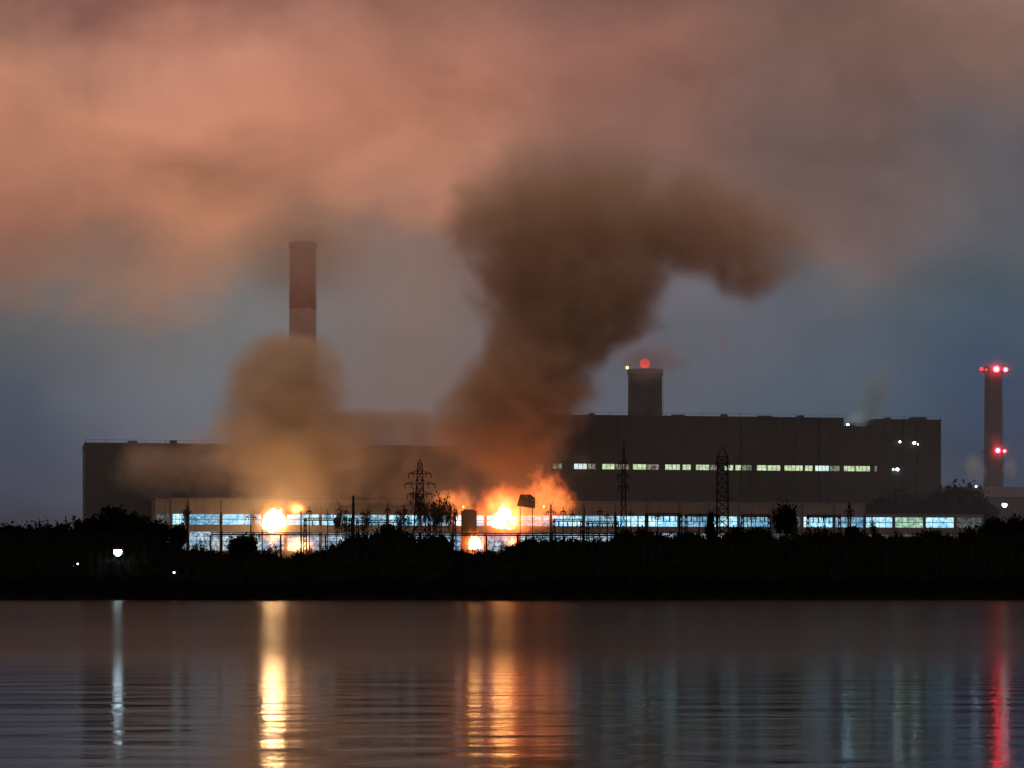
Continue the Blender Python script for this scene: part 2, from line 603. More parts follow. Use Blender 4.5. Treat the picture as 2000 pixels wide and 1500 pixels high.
for x in (1208, 1447, 1600, 1790, 290):
    s = along(x, MO)
    zt = zr - 0.5 if x > 985 and x < 1648 else (zn - .2 if 1648 < x < 1708 else (zr - 1 if x > 1700 else zL - 0.5))
    for zz0, zz1 in (((G0, zs0 - .4), (zs1 + .4, zt)) if x > 985 else ((G0, zt),)):
        mb = MB()
        mb.fbox(s - 0.13, s + 0.13, MO - 0.35, MO - 0.003, zz0, zz1)
        mb.build('drainpipe', M['steel'], boiler)
mb = MB()
s = along(1762, MO)
for q in (-0.35, 0.35):
    mb.fbox(s + q - .06, s + q + .06, MO - .7, MO - .55, z_hall + 2, zr + 1)
for q in range(int((zr - z_hall) / 0.8)):
    mb.fbox(s - .35, s + .35, MO - .66, MO - .6, z_hall + 2 + q * .8, z_hall + 2.1 + q * .8)
mb.build('ladder', M['steel'], boiler)
mb = MB()
for q in range(46):
    s = cl + (cr_ - cl) * q / 45
    zt = zL + .8 if s < step - 1 else (zr + .7 if s < n0 else (zn + .3 if s < n1_ else zr + .3))
    mb.fbox(s - .08, s + .08, MO + .4, MO + .55, zt, zt + 1.3)
for sa, sb, zt in ((cl, step - 1, zL + .8), (step, n0, zr + .7), (n0, n1_, zn + .3), (n1_, cr_, zr + .3)):
    mb.fbox(sa, sb, MO + .42, MO + .53, zt + 1.24, zt + 1.33)
mb.build('railing', M['steel'], boiler)
# lit strip: (x0, x1, kind)
STR = [(1046, 1062, 2), (1080, 1098, 2), (1121, 1147, 1), (1148, 1164, 2), (1176, 1201, 0), (1202, 1230, 2), (1236, 1263, 0), (1264, 1288, 2),
       (1299, 1329, 0), (1333, 1350, 0), (1359, 1386, 0), (1387, 1402, 2), (1415, 1433, 0), (1436, 1448, 0), (1449, 1469, 2), (1478, 1498, 0), (1499, 1525, 0),
       (1532, 1569, 0), (1572, 1588, 0), (1592, 1620, 1), (1621, 1641, 2), (1648, 1670, 0), (1671, 1700, 0), (1708, 1714, 2)]
prev = s_strip0
for x0, x1, k in STR:
    a, b2 = along(x0, MO), along(x1, MO)
    if a > prev + 0.05:
        wl = MB(); wl.fbox(prev, a, MO, MO + 0.9, zs0, zs1); wl.build('pier', M['wall'], boiler)
    prev = b2
    window(boiler, a + 0.02, b2 - 0.02, zs0, zs1, (M['strip'], M['strip_white'], M['strip_dim'])[k], max(1, int((b2 - a) / 1.6)), 1, o=MO + 0.25)
wl = MB(); wl.fbox(prev, s_strip1, MO, MO + 0.9, zs0, zs1)
wl.build('pier', M['wall'], boiler)
for x, y, r in ((1757, 863, 0.55), (1785, 865, 0.8), (1792, 868, 0.35), (1752, 917, 0.85), (1744, 917, 0.4)):
    s = along(x, MO); z = zat(x, y, MO)
    mb = MB()
    mb.fbox(s - r, s + r, MO - 0.75, MO - 0.003, z + r * 0.75, z + r * 0.75 + 0.2)
    mb.fbox(s - 0.1, s + 0.1, MO - 0.12, MO - 0.003, z - r, z + r * 0.75)
    L = mb.build('wall_lamp', M['steel'], boiler)
    mb = MB()
    mb.ball(W3(s, MO - 0.55, z), r * 0.8, 12, 8)
    mb.build('bulb', M['lamp_wall'], L, smooth=True)

for x, y, r_ in ((1656, 829, 0.45),):
    s = along(x, MO + 4); z = zat(x, y, MO + 4)
    mb = MB()
    mb.fbox(s - .12, s + .12, MO + 4.1, MO + 4.3, zn + .3, z - r_ * .7)
    L = mb.build('roof_lamp', M['steel'], boiler)
    mb = MB(); mb.ball(W3(s, MO + 4, z), r_, 12, 8)
    mb.build('bulb', M['lamp_flood'], L, smooth=True)

# ------------------------------------------------------------------ chimneys
def ring(mb, c, r, z, h=1.0):
    n = 24
    mb.lathe(c, [(r, z), (r, z + 0.3)], n)
    for k in range(n):
        a = 2 * math.pi * k / n
        p = Vector((c[0] + (r - .1) * math.cos(a), c[1] + (r - .1) * math.sin(a), z + 0.3))
        a2 = 2 * math.pi * (k + 1) / n
        p2 = Vector((c[0] + (r - .1) * math.cos(a2), c[1] + (r - .1) * math.sin(a2), z + 0.3))
        mb.bar(p, p + Vector((0, 0, h)), 0.06)
        mb.bar(p + Vector((0, 0, h)), p2 + Vector((0, 0, h)), 0.06)

def chimney(px, Y, ptop, wtop, wbot, bands, label, rings):
    base = P(px, HZ, Y); base.z = G0
    top = P(px, ptop, Y).z
    k = Y / F / 2
    o = empty('chimney', base, label, 'chimney', 'power station chimneys')
    zz = [G0] + [P(px, y, Y).z for y in bands[0]] + [top]
    for i in range(len(zz) - 1):
        mb = MB()
        def r(z):
            t = (z - G0) / (top - G0)
            return (wbot * (1 - t) + wtop * t) * k
        pr = [(r(zz[i]), zz[i]), (r(zz[i + 1]), zz[i + 1])]
        if i == len(zz) - 2:
            pr = pr[:1] + [(r(zz[i + 1] - 3), zz[i + 1] - 3), (r(top) + 0.35, top - 2.6), (r(top) + 0.35, top), (r(top) - 0.9, top), (r(top) - 0.9, top - 2)]
        mb.lathe(base, pr, 40)
        mb.build('shaft', bands[1][i], o, smooth=False)
    mb = MB()
    for y in rings:
        z = P(px, y, Y).z
        ring(mb, base, r(z) + 1.3, z)
    # ladder up the lake side
    for sx in (-0.3, 0.3):
        mb.bar((base.x + wbot * k + 0.5, base.y + sx, G0), (base.x + wtop * k + 0.5, base.y + sx, top), 0.05)
    mb.build('gallery', M['steel'], o)
    return o, base, r

ch1, b1, r1 = chimney(591, 1340, 474, 51, 58, ([690, 605], [M['whitebrick'], M['whitebrick'], M['redbrick']]),
                      'tall red and pale banded chimney behind the left smoke dome, its top lost in cloud', [])
ch2, b2_, r2 = chimney(1260, 1330, 722, 66, 72, ([], [M['shaft']]),
                       'wide dark chimney stub behind the boiler house with a red beacon, its glare built as a large bulb', [])
ch3, b3, r3 = chimney(1940, 1500, 716, 33, 42, ([900, 845, 790], [M['shaft'], M['concrete'], M['shaft'], M['concrete']]),
                      'slim dark chimney at the far right carrying red warning lamps', [727, 884])

def beacon(parent, px, py, Y, r, mat, arm_to):
    c = P(px, py, Y)
    mb = MB()
    mb.bar((c.x, c.y, c.z - r * 1.0), (arm_to[0], arm_to[1], c.z - r * 1.0 - 0.4), 0.15)
    mb.lathe(c, [(r * 0.5, c.z - r * 1.25), (r * 0.6, c.z - r * 0.95)], 10)
    L = mb.build('warning_lamp', M['steel'], parent)
    mb = MB()
    mb.ball(c, r, 14, 10)
    mb.build('bulb', mat, L, smooth=True)

beacon(ch2, 1260, 710, 1319, 2.4, M['lamp_red_soft'], (b2_.x, b2_.y))  # bulb oversized, its disc stands in for the lamp's glare
beacon(ch2, 1225, 718, 1319, 0.7, M['lamp_orange'], (b2_.x, b2_.y))
beacon(ch3, 1917, 721, 1495, 1.0, M['lamp_red_soft'], (b3.x, b3.y))
beacon(ch3, 1926, 722, 1493, 0.6, M['lamp_red_soft'], (b3.x, b3.y))
beacon(ch3, 1946, 721, 1493, 1.6, M['lamp_red'], (b3.x, b3.y))
beacon(ch3, 1964, 722, 1495, 1.1, M['lamp_red'], (b3.x, b3.y))
beacon(ch3, 1949, 880, 1492, 1.3, M['lamp_red'], (b3.x, b3.y))
beacon(ch3, 1962, 881, 1495, 0.8, M['lamp_red'], (b3.x, b3.y))

# low works building beside the right chimney
sh = empty('workshop', P(1965, HZ, 1440), 'low dark works shed at the foot of the slim right chimney', 'industrial building')
sh.location.z = G0; sh['_o'] = (sh.location.x, sh.location.y, G0)
a0, a1 = P(1876, 948, 1440), P(2060, 948, 1440)
mb = MB(); mb.box(a0.x, a1.x, 1440, 1480, G0, a0.z - 6); mb.build('wall', M['wall'], sh)
mb = MB()
mid = 1460
i = len(mb.v)
mb.v += [(a0.x - .5, 1439, a0.z - 6), (a1.x, 1439, a0.z - 6), (a1.x, 1481, a0.z - 6), (a0.x - .5, 1481, a0.z - 6), (a0.x - .5, mid, a0.z), (a1.x, mid, a0.z)]
mb.f += [(i, i + 1, i + 5, i + 4), (i + 2, i + 3, i + 4, i + 5), (i + 1, i + 2, i + 5), (i + 3, i, i + 4), (i + 3, i + 2, i + 1, i)]
mb.build('roof', M['roof'], sh)

# ------------------------------------------------------------------ pipe bridge, pylons, gantry posts in the switchyard
def ground_z(y):
    for (ya, za), (yb, zb) in zip(prof[:-1], prof[1:]):
        if ya <= y <= yb:
            return za + (zb - za) * (y - ya) / (yb - ya)
    return 8.0

YB = 1135.0
pb = empty('pipe_bridge', P(830, HZ, YB), 'long thin black pipe bridge on posts crossing in front of the fires', 'pipe bridge')
pb.location.z = 8; pb['_o'] = (pb.location.x, YB, 8)
mb = MB()
q0, q1 = P(411, 1044, YB), P(1252, 1046, YB)
for dz, dy_, r in ((0, 0, 0.34), (0.75, 0.5, 0.26), (0.05, 1.0, 0.3)):
    mb.bar((q0.x, YB + dy_, q0.z + dz), (q1.x, YB + dy_, q1.z + dz), r, n=8)
mb.build('pipe', M['steel'], pb)
for x in (411, 432, 488, 548, 588, 636, 700, 757, 821, 884, 950, 1011, 1043, 1103, 1160, 1202, 1250):
    p = P(x, 1045, YB)
    mb = MB()
    mb.bar((p.x, YB + .5, 7), (p.x, YB + .5, p.z), 0.42, 0.34, n=6)
    mb.box(p.x - .2, p.x + .2, YB - .5, YB + 1.5, p.z - 0.6, p.z - 0.3)
    mb.build('post', M['steel'], pb)

def pole(px, ptop, Y, w, label, arms=()):
    p = P(px, ptop, Y)
    z0 = ground_z(Y)
    o = empty('gantry_post', (p.x, Y, z0), label, 'post', 'posts in the switchyard')
    r = w * Y / F / 2
    mb = MB()
    mb.bar((p.x, Y, z0 - .3), (p.x, Y, p.z), r * 1.15, r * 0.55, n=8)
    mb.build('shaft', M['steel'], o)
    if arms:
        mb = MB()
        for (py, half) in arms:
            q = P(px, py, Y)
            hw = half * Y / F
            mb.bar((p.x - hw, Y, q.z), (p.x + hw, Y, q.z), 0.16)
            mb.bar((p.x - hw, Y, q.z), (p.x, Y, q.z + hw * 0.5), 0.1)
            mb.bar((p.x + hw, Y, q.z), (p.x, Y, q.z + hw * 0.5), 0.1)
            for sx in (-hw, -hw * .5, hw * .5, hw):
                mb.bar((p.x + sx, Y, q.z), (p.x + sx, Y, q.z - 1.3), 0.13)
        mb.build('crossarm', M['steel'], o)
pole(367, 988, 1128, 5, 'dark post at the left end of the lit windows', ((1000, 8),))
pole(432, 1000, 1132, 4, 'thin post left of the round left fire, second lit bay')
pole(490, 1004, 1132, 4, 'thin post just left of the round left fire', ((1010, 10),))
pole(512, 1004, 1130, 3, 'thin post standing against the glare of the left fire')
pole(588, 998, 1130, 4, 'tapered post right of the left fire', ())
pole(690, 968, 1122, 8, 'thick black post in front of the middle of the left windows', ((1012, 18),))
pole(1076, 985, 1125, 5, 'post right of the big right fire', ((1000, 9),))
pole(1141, 990, 1138, 4, 'reddish lit post between two bays right of the big fire')
pole(1202, 1000, 1128, 6, 'post right beside the tall thin pylon', ())
pole(1246, 1008, 1130, 4, 'post at the right end of the pipe bridge', ())
pole(1326, 1004, 1133, 3, 'thin post four bays right of the big fire', ())
pole(1690, 1004, 1133, 3, 'thin post before the right-hand lit bays', ())

for px_m, top_m, txt in ((604, 990, 'thin mast just right of the tapered post by the left fire'), (640, 996, 'thin mast midway between left fire and thick black post'),
                          (676, 990, 'thin mast just left of the thick black post'), (708, 994, 'thin mast just right of the thick black post'),
                          (757, 986, 'thin mast midway between thick black post and wide pylon'), (776, 992, 'thin mast left of the wide pylon leg'),
                          (862, 988, 'thin mast between wide pylon and tall transformer'), (1100, 990, 'thin mast second right of the big right fire'),
                          (1118, 996, 'thin mast third right of the big right fire'), (1172, 990, 'thin mast left of the tall thin pylon'),
                          (1186, 998, 'thin mast close beside the tall thin pylon'), (1232, 994, 'thin mast right of the tall thin pylon'),
                          (1284, 1000, 'thin mast before the brightest right windows'), (1366, 998, 'thin mast left of the narrow dark tree'),
                          (1468, 1000, 'thin mast right of the stout tower'), (1610, 1002, 'thin mast before the right-hand windows')):
    pole(px_m, top_m, 1139 + (px_m % 5), 2.6, txt, ((top_m + 9, 5),))

def pylon(px, ptop, Y, wb, wt, label, arms, spike=0):
    p = P(px, ptop, Y)
    z0 = ground_z(Y)
    o = empty('pylon', (p.x, Y, z0), label, 'pylon', 'lattice pylons in the switchyard')
    k = Y / F / 2
    mb = MB()
    H = p.z - z0
    n = 14
    def cor(i, t):
        w = (wb * (1 - t) + wt * t) * k
        sx, sy = ((-1, -1), (1, -1), (1, 1), (-1, 1))[i]
        return Vector((p.x + sx * w, Y + sy * w, z0 + H * t))
    for i in range(4):
        mb.bar(cor(i, 0), cor(i, 1), 0.24, 0.16)
        for j in range(n):
            a, b3 = j / n, (j + 1) / n
            i2 = (i + 1) % 4
            mb.bar(cor(i, a), cor(i2, b3), 0.12)
            mb.bar(cor(i2, a), cor(i, b3), 0.12)
            mb.bar(cor(i, b3), cor(i2, b3), 0.1)
    if spike:
        for i in range(4):
            mb.bar(cor(i, 1), (p.x, Y, p.z + spike), 0.14)
    mb.build('mast', M['steel'], o)
    mb = MB()
    for py, half in arms:
        q = P(px, py, Y)
        hw = half * Y / F
        for s in (-1, 1):
            for dy_ in (-0.5, 0.5):
                mb.bar((p.x, Y + dy_, q.z), (p.x + s * hw, Y, q.z), 0.14)
                mb.bar((p.x, Y + dy_, q.z + 1.6), (p.x + s * hw, Y, q.z), 0.11)
            mb.bar((p.x + s * hw, Y, q.z), (p.x + s * hw, Y, q.z - 1.8), 0.16)
            mb.bar((p.x + s * hw * .55, Y, q.z + .5), (p.x + s * hw * .55, Y, q.z - 1.5), 0.16)
    mb.build('crossarm', M['steel'], o)
pylon(820, 905, 1120, 34, 8, 'wide-legged lattice pylon left of the big right fire, wrapped in branches', ((925, 22), (945, 30), (965, 24)), 1.5)
pylon(1218, 875, 1125, 16, 4, 'tall thin lattice pylon right of the big fire', ((905, 10), (928, 13), (950, 10)), 3)
pylon(1411, 892, 1125, 25, 20, 'stout square lattice tower before the upper window strip', ((905, 14),), 4)
pylon(1659, 985, 1125, 9, 4, 'small lattice pylon before the right-hand windows', ((998, 9), (1008, 7)), 1)

def gantry(px0, px1, ptop, Y, label):
    a, b = P(px0, ptop, Y), P(px1, ptop, Y)
    z0 = ground_z(Y)
    o = empty('switchyard_gantry', ((a.x + b.x) / 2, Y, z0), label, 'gantry', 'portal gantries in the switchyard')
    for q in (a, b):
        mb = MB()
        w0, w1, n = 0.9, 0.35, 12
        def c_(i, t):
            w = w0 * (1 - t) + w1 * t
            sx, sy = ((-1, -1), (1, -1), (1, 1), (-1, 1))[i]
            return Vector((q.x + sx * w, Y + sy * w, z0 + (q.z - z0) * t))
        for i in range(4):
            mb.bar(c_(i, 0), c_(i, 1), 0.2)
            for j in range(n):
                mb.bar(c_(i, j / n), c_((i + 1) % 4, (j + 1) / n), 0.12)
        mb.bar((q.x, Y, q.z), (q.x, Y, q.z + 2.6), 0.08, 0.03)
        mb.build('leg', M['steel'], o)
    mb = MB()
    n = 18
    for dy_ in (-.4, .4):
        for dz_ in (-.9, 0):
            mb.bar((a.x, Y + dy_, a.z + dz_), (b.x, Y + dy_, a.z + dz_), 0.17)
        for j in range(n):
            x0, x1 = a.x + (b.x - a.x) * j / n, a.x + (b.x - a.x) * (j + 1) / n
            mb.bar((x0, Y + dy_, a.z - (.9 if j % 2 else 0)), (x1, Y + dy_, a.z - (0 if j % 2 else .9)), 0.11)
    mb.build('beam', M['steel'], o)
    for j in range(1, 6):
        x = a.x + (b.x - a.x) * j / 6
        mb = MB()
        mb.lathe((x, Y), [(0.05, a.z - .9), (.05, a.z - 1.1)] + [(0.16 + 0.12 * (i % 2), a.z - 1.2 - i * .16) for i in range(12)] + [(.04, a.z - 3.3)], 6)
        mb.build('insulator', M['steel'], o)
gantry(596, 684, 1012, 1144, 'gantry between left fire and thick black post')
gantry(698, 782, 1016, 1147, 'gantry between thick black post and wide pylon')
gantry(838, 888, 1010, 1145, 'gantry between wide pylon and tall transformer')
gantry(1082, 1136, 1014, 1144, 'gantry just right of the big fire')
gantry(1148, 1206, 1018, 1147, 'gantry reaching the tall thin pylon')
gantry(1262, 1330, 1003, 1145, 'gantry before the brightest right windows')
gantry(1340, 1404, 1004, 1147, 'gantry ending at the stout tower')
gantry(1450, 1502, 1005, 1145, 'gantry right of the stout tower')
gantry(1578, 1640, 1006, 1146, 'gantry before the right-hand windows by the small pylon')

# dark transformers and blast wall beside the fires
t = empty('transformer', P(914, HZ, 1172), 'tall dark transformer block left of the big right fire', 'transformer', 'transformers by the fire')
t.location.z = 8; t['_o'] = (t.location.x, 1172, 8)
a, b4 = P(901, 998, 1172), P(931, 998, 1172)
mb = MB(); mb.box(a.x, b4.x, 1168, 1176, 8, a.z); mb.box(a.x + 1, b4.x - 1, 1169, 1175, a.z, a.z + .6); mb.build('tank', M['tank'], t)
mb = MB()
for k in range(7):
    x = a.x + 0.8 + k * (b4.x - a.x - 1.6) / 6
    mb.box(x - .18, x + .18, 1167.2, 1167.99, 10, a.z - 1.5)
mb.build('radiator', M['steel'], t)
t = empty('transformer', P(1028, HZ, 1172), 'small dark transformer tank raised above the right side of the big fire', 'transformer', 'transformers by the fire')
t.location.z = 8; t['_o'] = (t.location.x, 1172, 8)
a, b4 = P(1009, 966, 1172), P(1045, 990, 1172)
mb = MB()
i = len(mb.v)
zb, zt = P(0, 993, 1172).z, P(0, 966, 1172).z
mb.v += [(a.x, 1169, zb + 1.0), (b4.x, 1169, zb), (b4.x, 1169, zt - 1.5), (b4.x - 2, 1169, zt), (a.x + 1.4, 1169, zt),
         (a.x, 1174, zb + 1.0), (b4.x, 1174, zb), (b4.x, 1174, zt - 1.5), (b4.x - 2, 1174, zt), (a.x + 1.4, 1174, zt)]
mb.f += [(i, i + 1, i + 2, i + 3, i + 4), (i + 9, i + 8, i + 7, i + 6, i + 5)]
for k in range(5):
    k2 = (k + 1) % 5
    mb.f.append((i + k2, i + k, i + 5 + k, i + 5 + k2))
mb.build('tank', M['tank'], t)
mb = MB()
for x in (1016, 1040):
    q = P(x, 990, 1172)
    mb.bar((q.x, 1171.5, 7.5), (q.x, 1171.5, q.z + .8), 0.2)
mb.build('leg', M['steel'], t)

# ------------------------------------------------------------------ lamps on the bank
def lamp(px, py, Y, r, mat, label):
    c = P(px, py, Y)
    z0 = ground_z(Y)
    o = empty('street_lamp', (c.x, Y, z0), label, 'lamp', 'lamps on the bank')
    mb = MB()
    mb.bar((c.x + r + .5, Y + .2, z0 - .3), (c.x + r + .5, Y + .2, c.z + r + .4), 0.14, 0.09, n=6)
    mb.bar((c.x + r + .5, Y + .2, c.z + r + .3), (c.x, Y, c.z + r + .15), 0.08, n=6)
    mb.build('pole', M['steel'], o)
    mb = MB()
    mb.lathe(c, [(r * 1.05, c.z + r * .55), (r * 0.75, c.z + r + .1), (0.1, c.z + r + .3)], 12)
    mb.build('lamp_shade', M['steel'], o)
    mb = MB(); mb.ball(c, r, 12, 8); mb.build('bulb', mat, o, smooth=True)
LY = 1012
lamp(230, 1078, LY, 1.45, M['lamp_white'], 'brightest white lamp in the dark trees at left')
lamp(139, 1118, LY - 4, 0.65, M['lamp_small'], 'small cyan lamp low on the bank at far left')
lamp(340, 1118, LY - 4, 0.42, M['lamp_small'], 'tiny blue-white lamp low on the bank under the left window end')
lamp(144, 1107, LY - 2, 0.3, M['lamp_wall'], 'faint lamp just above the small cyan lamp')
lamp(152, 1101, LY, 0.3, M['lamp_wall'], 'faint lamp second above the small cyan lamp')
lamp(21, 1101, LY, 0.3, M['pane_dim'], 'very faint lamp near the left picture edge')
lamp(1906, 950, 1428, 0.42, M['lamp_flood'], 'added blue-white lamp lighting the steam at the left foot of the slim chimney')  # added to light the steam puffs, no lamp known here
lamp(1962, 986, 1400, 1.2, M['lamp_wall'], 'single white lamp under the slim right chimney')

# ------------------------------------------------------------------ trees
def tree_meshes(seed, leafy=1.0, H=10.0, W_=7.0, n=1500, leaf=0.42, bare=False):
    """unit-size tree: height 10, returns trunk MB, crown MB"""
    R = random.Random(seed)
    tr, crn = MB(), MB()
    tips = []
    def grow(p, d, L, r, depth):
        segs = 3
        for k in range(segs):
            q = p + d * (L / segs)
            d = (d + Vector((R.uniform(-1, 1), R.uniform(-1, 1), R.uniform(-.3, .6))) * 0.16).normalized()
            tr.bar(p, q, r, r * 0.82, n=5 if depth < 2 else 3, caps=False)
            p, r = q, r * 0.82
            if depth > 1:
                tips.append(p.copy())
        if depth >= (4 if bare else 3):
            return
        for k in range(R.randint(3, 4)):
            a = R.uniform(0, 2 * math.pi)
            spread = R.uniform(0.35, 0.95) * (0.8 if bare else 1.0)
            nd = (d + Vector((math.cos(a), math.sin(a), 0.15)) * spread).normalized()
            grow(p, nd, L * R.uniform(0.5, 0.75), r * 0.72, depth + 1)
    grow(Vector((0, 0, -0.3)), Vector((R.uniform(-.08, .08), R.uniform(-.08, .08), 1)).normalized(), H * 0.34, 0.24, 0)
    mz = max(t.z for t in tips); mx = max(max(abs(t.x), abs(t.y)) for t in tips)
    sx, sz = (W_ / 2) / mx, (H - .3) / mz
    tr.v = [(x * (1 + (sx - 1) * min(1, max(0, z / 3))), y * (1 + (sx - 1) * min(1, max(0, z / 3))), z * sz) for x, y, z in tr.v]
    tips = [Vector((t.x * sx, t.y * sx, t.z * sz)) for t in tips]
    cnt = int(n * (0.2 if bare else 1.0) * leafy)
    for k in range(cnt):
        c = R.choice(tips)
        sp = 0.35 if bare else 0.75
        c = c + Vector((R.gauss(0, sp), R.gauss(0, sp), R.gauss(0, sp * .8)))
        if c.z < 0.6: continue
        s = leaf * R.uniform(0.5, 1.3) * (0.6 if bare else 1)
        a = Vector((R.uniform(-1, 1), R.uniform(-1, 1), R.uniform(-1, 1))).normalized()
        b = a.orthogonal().normalized()
        crn.quad(c - a * s, c - b * s * .6, c + a * s, c + b * s * .6)
    return tr, crn

PROTO = []
for i in range(8):
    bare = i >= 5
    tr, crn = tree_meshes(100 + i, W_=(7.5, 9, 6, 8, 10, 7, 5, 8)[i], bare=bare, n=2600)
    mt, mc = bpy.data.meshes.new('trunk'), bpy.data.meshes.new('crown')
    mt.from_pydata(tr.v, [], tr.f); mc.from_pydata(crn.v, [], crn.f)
    mt.materials.append(M['firelit_twig'] if bare else M['bark']); mc.materials.append(M['firelit_twig'] if bare else M['leaf'])
    PROTO.append((mt, mc, (7.5, 9, 6, 8, 10, 7, 5, 8)[i]))

RT = random.Random(77)
def tree(px, ptop, wpx, Y, kind, label, group='trees along the far bank', name='tree'):
    if Y is None:
        Y = W3(along(px, 20), 20, 0).y
    z0 = ground_z(Y) - .2
    top = P(px, ptop, Y)
    h = top.z - z0
    mt, mc, w = PROTO[kind]
    root = bpy.data.objects.new(name, None)
    COL.objects.link(root)
    root.location = (top.x, Y, z0)
    root.rotation_euler = (0, 0, RT.uniform(0, 6.28))
    sw = wpx * Y / F / w
    root.scale = (sw, sw, h / 10.0)
    tag(root, label, 'tree', group)
    for nm, me in (('trunk', mt), ('crown', mc)):
        o = bpy.data.objects.new(nm, me)
        COL.objects.link(o)
        o.parent = root
    return root

TREES = [
 (205, 1000, 90, 1090, 0, 'dark tree rising against the left end of the boiler house'),
 (165, 1018, 60, 1080, 2, 'tree at the left corner edge of the boiler house'),
 (252, 1012, 70, 1085, 1, 'rounded tree under the left wing wall'),
 (300, 1024, 60, 1085, 3, 'tree at the left end of the turbine hall'),
 (80, 1026, 70, 1080, 4, 'tree against the blue sky near the left picture edge'),
 (15, 1030, 80, 1080, 1, 'tree at the very left picture edge'),
 (125, 1030, 60, 1080, 0, 'tree between the left picture edge and the boiler house corner'),
 (340, 1032, 50, 1080, 3, 'tree hiding the first lower windows'),
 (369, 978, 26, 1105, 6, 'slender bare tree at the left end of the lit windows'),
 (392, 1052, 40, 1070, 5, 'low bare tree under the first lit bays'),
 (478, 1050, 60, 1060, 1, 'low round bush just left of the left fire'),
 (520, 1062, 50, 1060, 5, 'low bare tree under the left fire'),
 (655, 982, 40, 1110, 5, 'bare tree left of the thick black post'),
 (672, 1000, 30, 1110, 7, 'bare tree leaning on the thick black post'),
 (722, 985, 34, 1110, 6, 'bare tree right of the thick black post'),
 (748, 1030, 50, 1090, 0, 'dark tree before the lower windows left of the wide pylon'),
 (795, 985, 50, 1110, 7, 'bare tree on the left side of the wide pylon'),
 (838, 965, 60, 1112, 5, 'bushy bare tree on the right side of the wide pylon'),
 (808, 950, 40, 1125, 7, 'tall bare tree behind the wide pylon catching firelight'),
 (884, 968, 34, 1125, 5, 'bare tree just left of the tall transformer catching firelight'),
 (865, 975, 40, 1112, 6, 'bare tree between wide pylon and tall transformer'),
 (700, 1052, 60, 1070, 1, 'dark bush under the thick black post'),
 (780, 1048, 60, 1075, 3, 'dark bush under the wide pylon'),
 (850, 1052, 70, 1070, 4, 'dark bush left of the lower right fire'),
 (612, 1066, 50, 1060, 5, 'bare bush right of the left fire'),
 (1040, 1056, 50, 1070, 0, 'dark bush right of the lower right fire'),
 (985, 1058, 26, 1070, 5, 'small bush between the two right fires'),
 (1105, 1058, 50, 1070, 3, 'dark bush right of the big right fire'),
 (1160, 1050, 40, 1075, 6, 'bare tree left of the tall thin pylon'),
 (1218, 1040, 40, 1080, 0, 'dark tree at the foot of the tall thin pylon'),
 (1256, 1034, 34, 1090, 2, 'dark tree at the right end of the pipe bridge'),
 (1290, 1050, 50, 1080, 4, 'low tree under the brightest right windows'),
 (1340, 1044, 60, 1080, 1, 'low tree left of the stout tower'),
 (1387, 1002, 22, 1100, 2, 'narrow dark tree just left of the stout tower'),
 (1430, 1036, 50, 1090, 0, 'dark tree right of the stout tower foot'),
 (1480, 1036, 50, 1090, 3, 'dark tree below the windows right of the stout tower'),
 (1528, 992, 52, 1100, 1, 'tall dark tree covering the gap in the right windows'),
 (1556, 1006, 36, 1100, 5, 'bare tree right beside the gap in the right windows'),
 (1600, 1036, 60, 1085, 4, 'low dark tree under the right window row'),
 (1655, 1034, 50, 1085, 0, 'low tree by the small right pylon'),
 (1700, 1006, 24, 1100, 6, 'bare tree right of the small right pylon'),
 (1752, 970, 90, None, 4, 'broad round dark tree before the right corner of the boiler house'),
 (1712, 985, 60, None, 3, 'dark tree behind the low hall end, left of the broad round one'),
 (1800, 985, 60, None, 0, 'dark tree between the two broad round trees at right'),
 (1878, 956, 115, None, 1, 'broadest round dark tree right of the boiler house corner'),
 (1838, 975, 60, None, 2, 'dark tree on the left flank of the broadest round tree'),
 (1915, 985, 60, None, 0, 'dark tree on the right flank of the broadest round tree'),
 (1810, 1041, 60, 1090, 1, 'low dark tree under the last green window'),
 (1893, 1038, 60, 1090, 4, 'low dark tree under the end of the window row'),
 (1955, 1020, 80, 1120, 3, 'low dark tree under the white lamp at right'),
 (1995, 1016, 60, 1120, 1, 'low dark tree at the right picture edge'),
]
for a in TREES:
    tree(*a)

# the black wood and undergrowth that reads as one mass along the shore
wood = MB()
RW = random.Random(9)
def belt_top(px):
    pts = [(-200, 1042), (150, 1040), (300, 1040), (345, 1062), (370, 1074), (470, 1078), (560, 1084), (620, 1080), (700, 1047), (780, 1046), (870, 1050), (885, 1074), (930, 1082), (990, 1072),
           (1050, 1054), (1150, 1054), (1250, 1046), (1300, 1047), (1500, 1046), (1700, 1047), (1900, 1045), (2200, 1034)]
    for (a, ya), (b, yb) in zip(pts[:-1], pts[1:]):
        if a <= px <= b:
            return ya + (yb - ya) * (px - a) / (b - a)
    return 1040
rows = [(1004, 0.34), (1012, 0.55), (1024, 0.72), (1040, 0.86), (1058, 0.97)]
def hh(px, Y, fr):
    zt = P(px, belt_top(px) - 2, Y).z
    n = mnoise.noise(Vector((px * 0.035, Y * 0.05, 1.5))) * 1.2 + mnoise.noise(Vector((px * 0.11, Y * 0.1, 4.5))) * 1.3 + mnoise.noise(Vector((px * 0.31, Y * 0.1, 2.5))) * 1.2
    return zt * fr + n * 1.2
pxs = list(range(-300, 2301, 5))
base = len(wood.v)
strip = [(1003, None)] + rows + [(1068, None)]
for Y, fr in strip:
    for x in pxs:
        p = P(x, HZ, Y)
        z = ground_z(Y) - .5 if fr is None else hh(x, Y, fr)
        wood.v.append((p.x, Y + mnoise.noise(Vector((x * .07, Y, 0))) * 2.0, z))
nx = len(pxs)
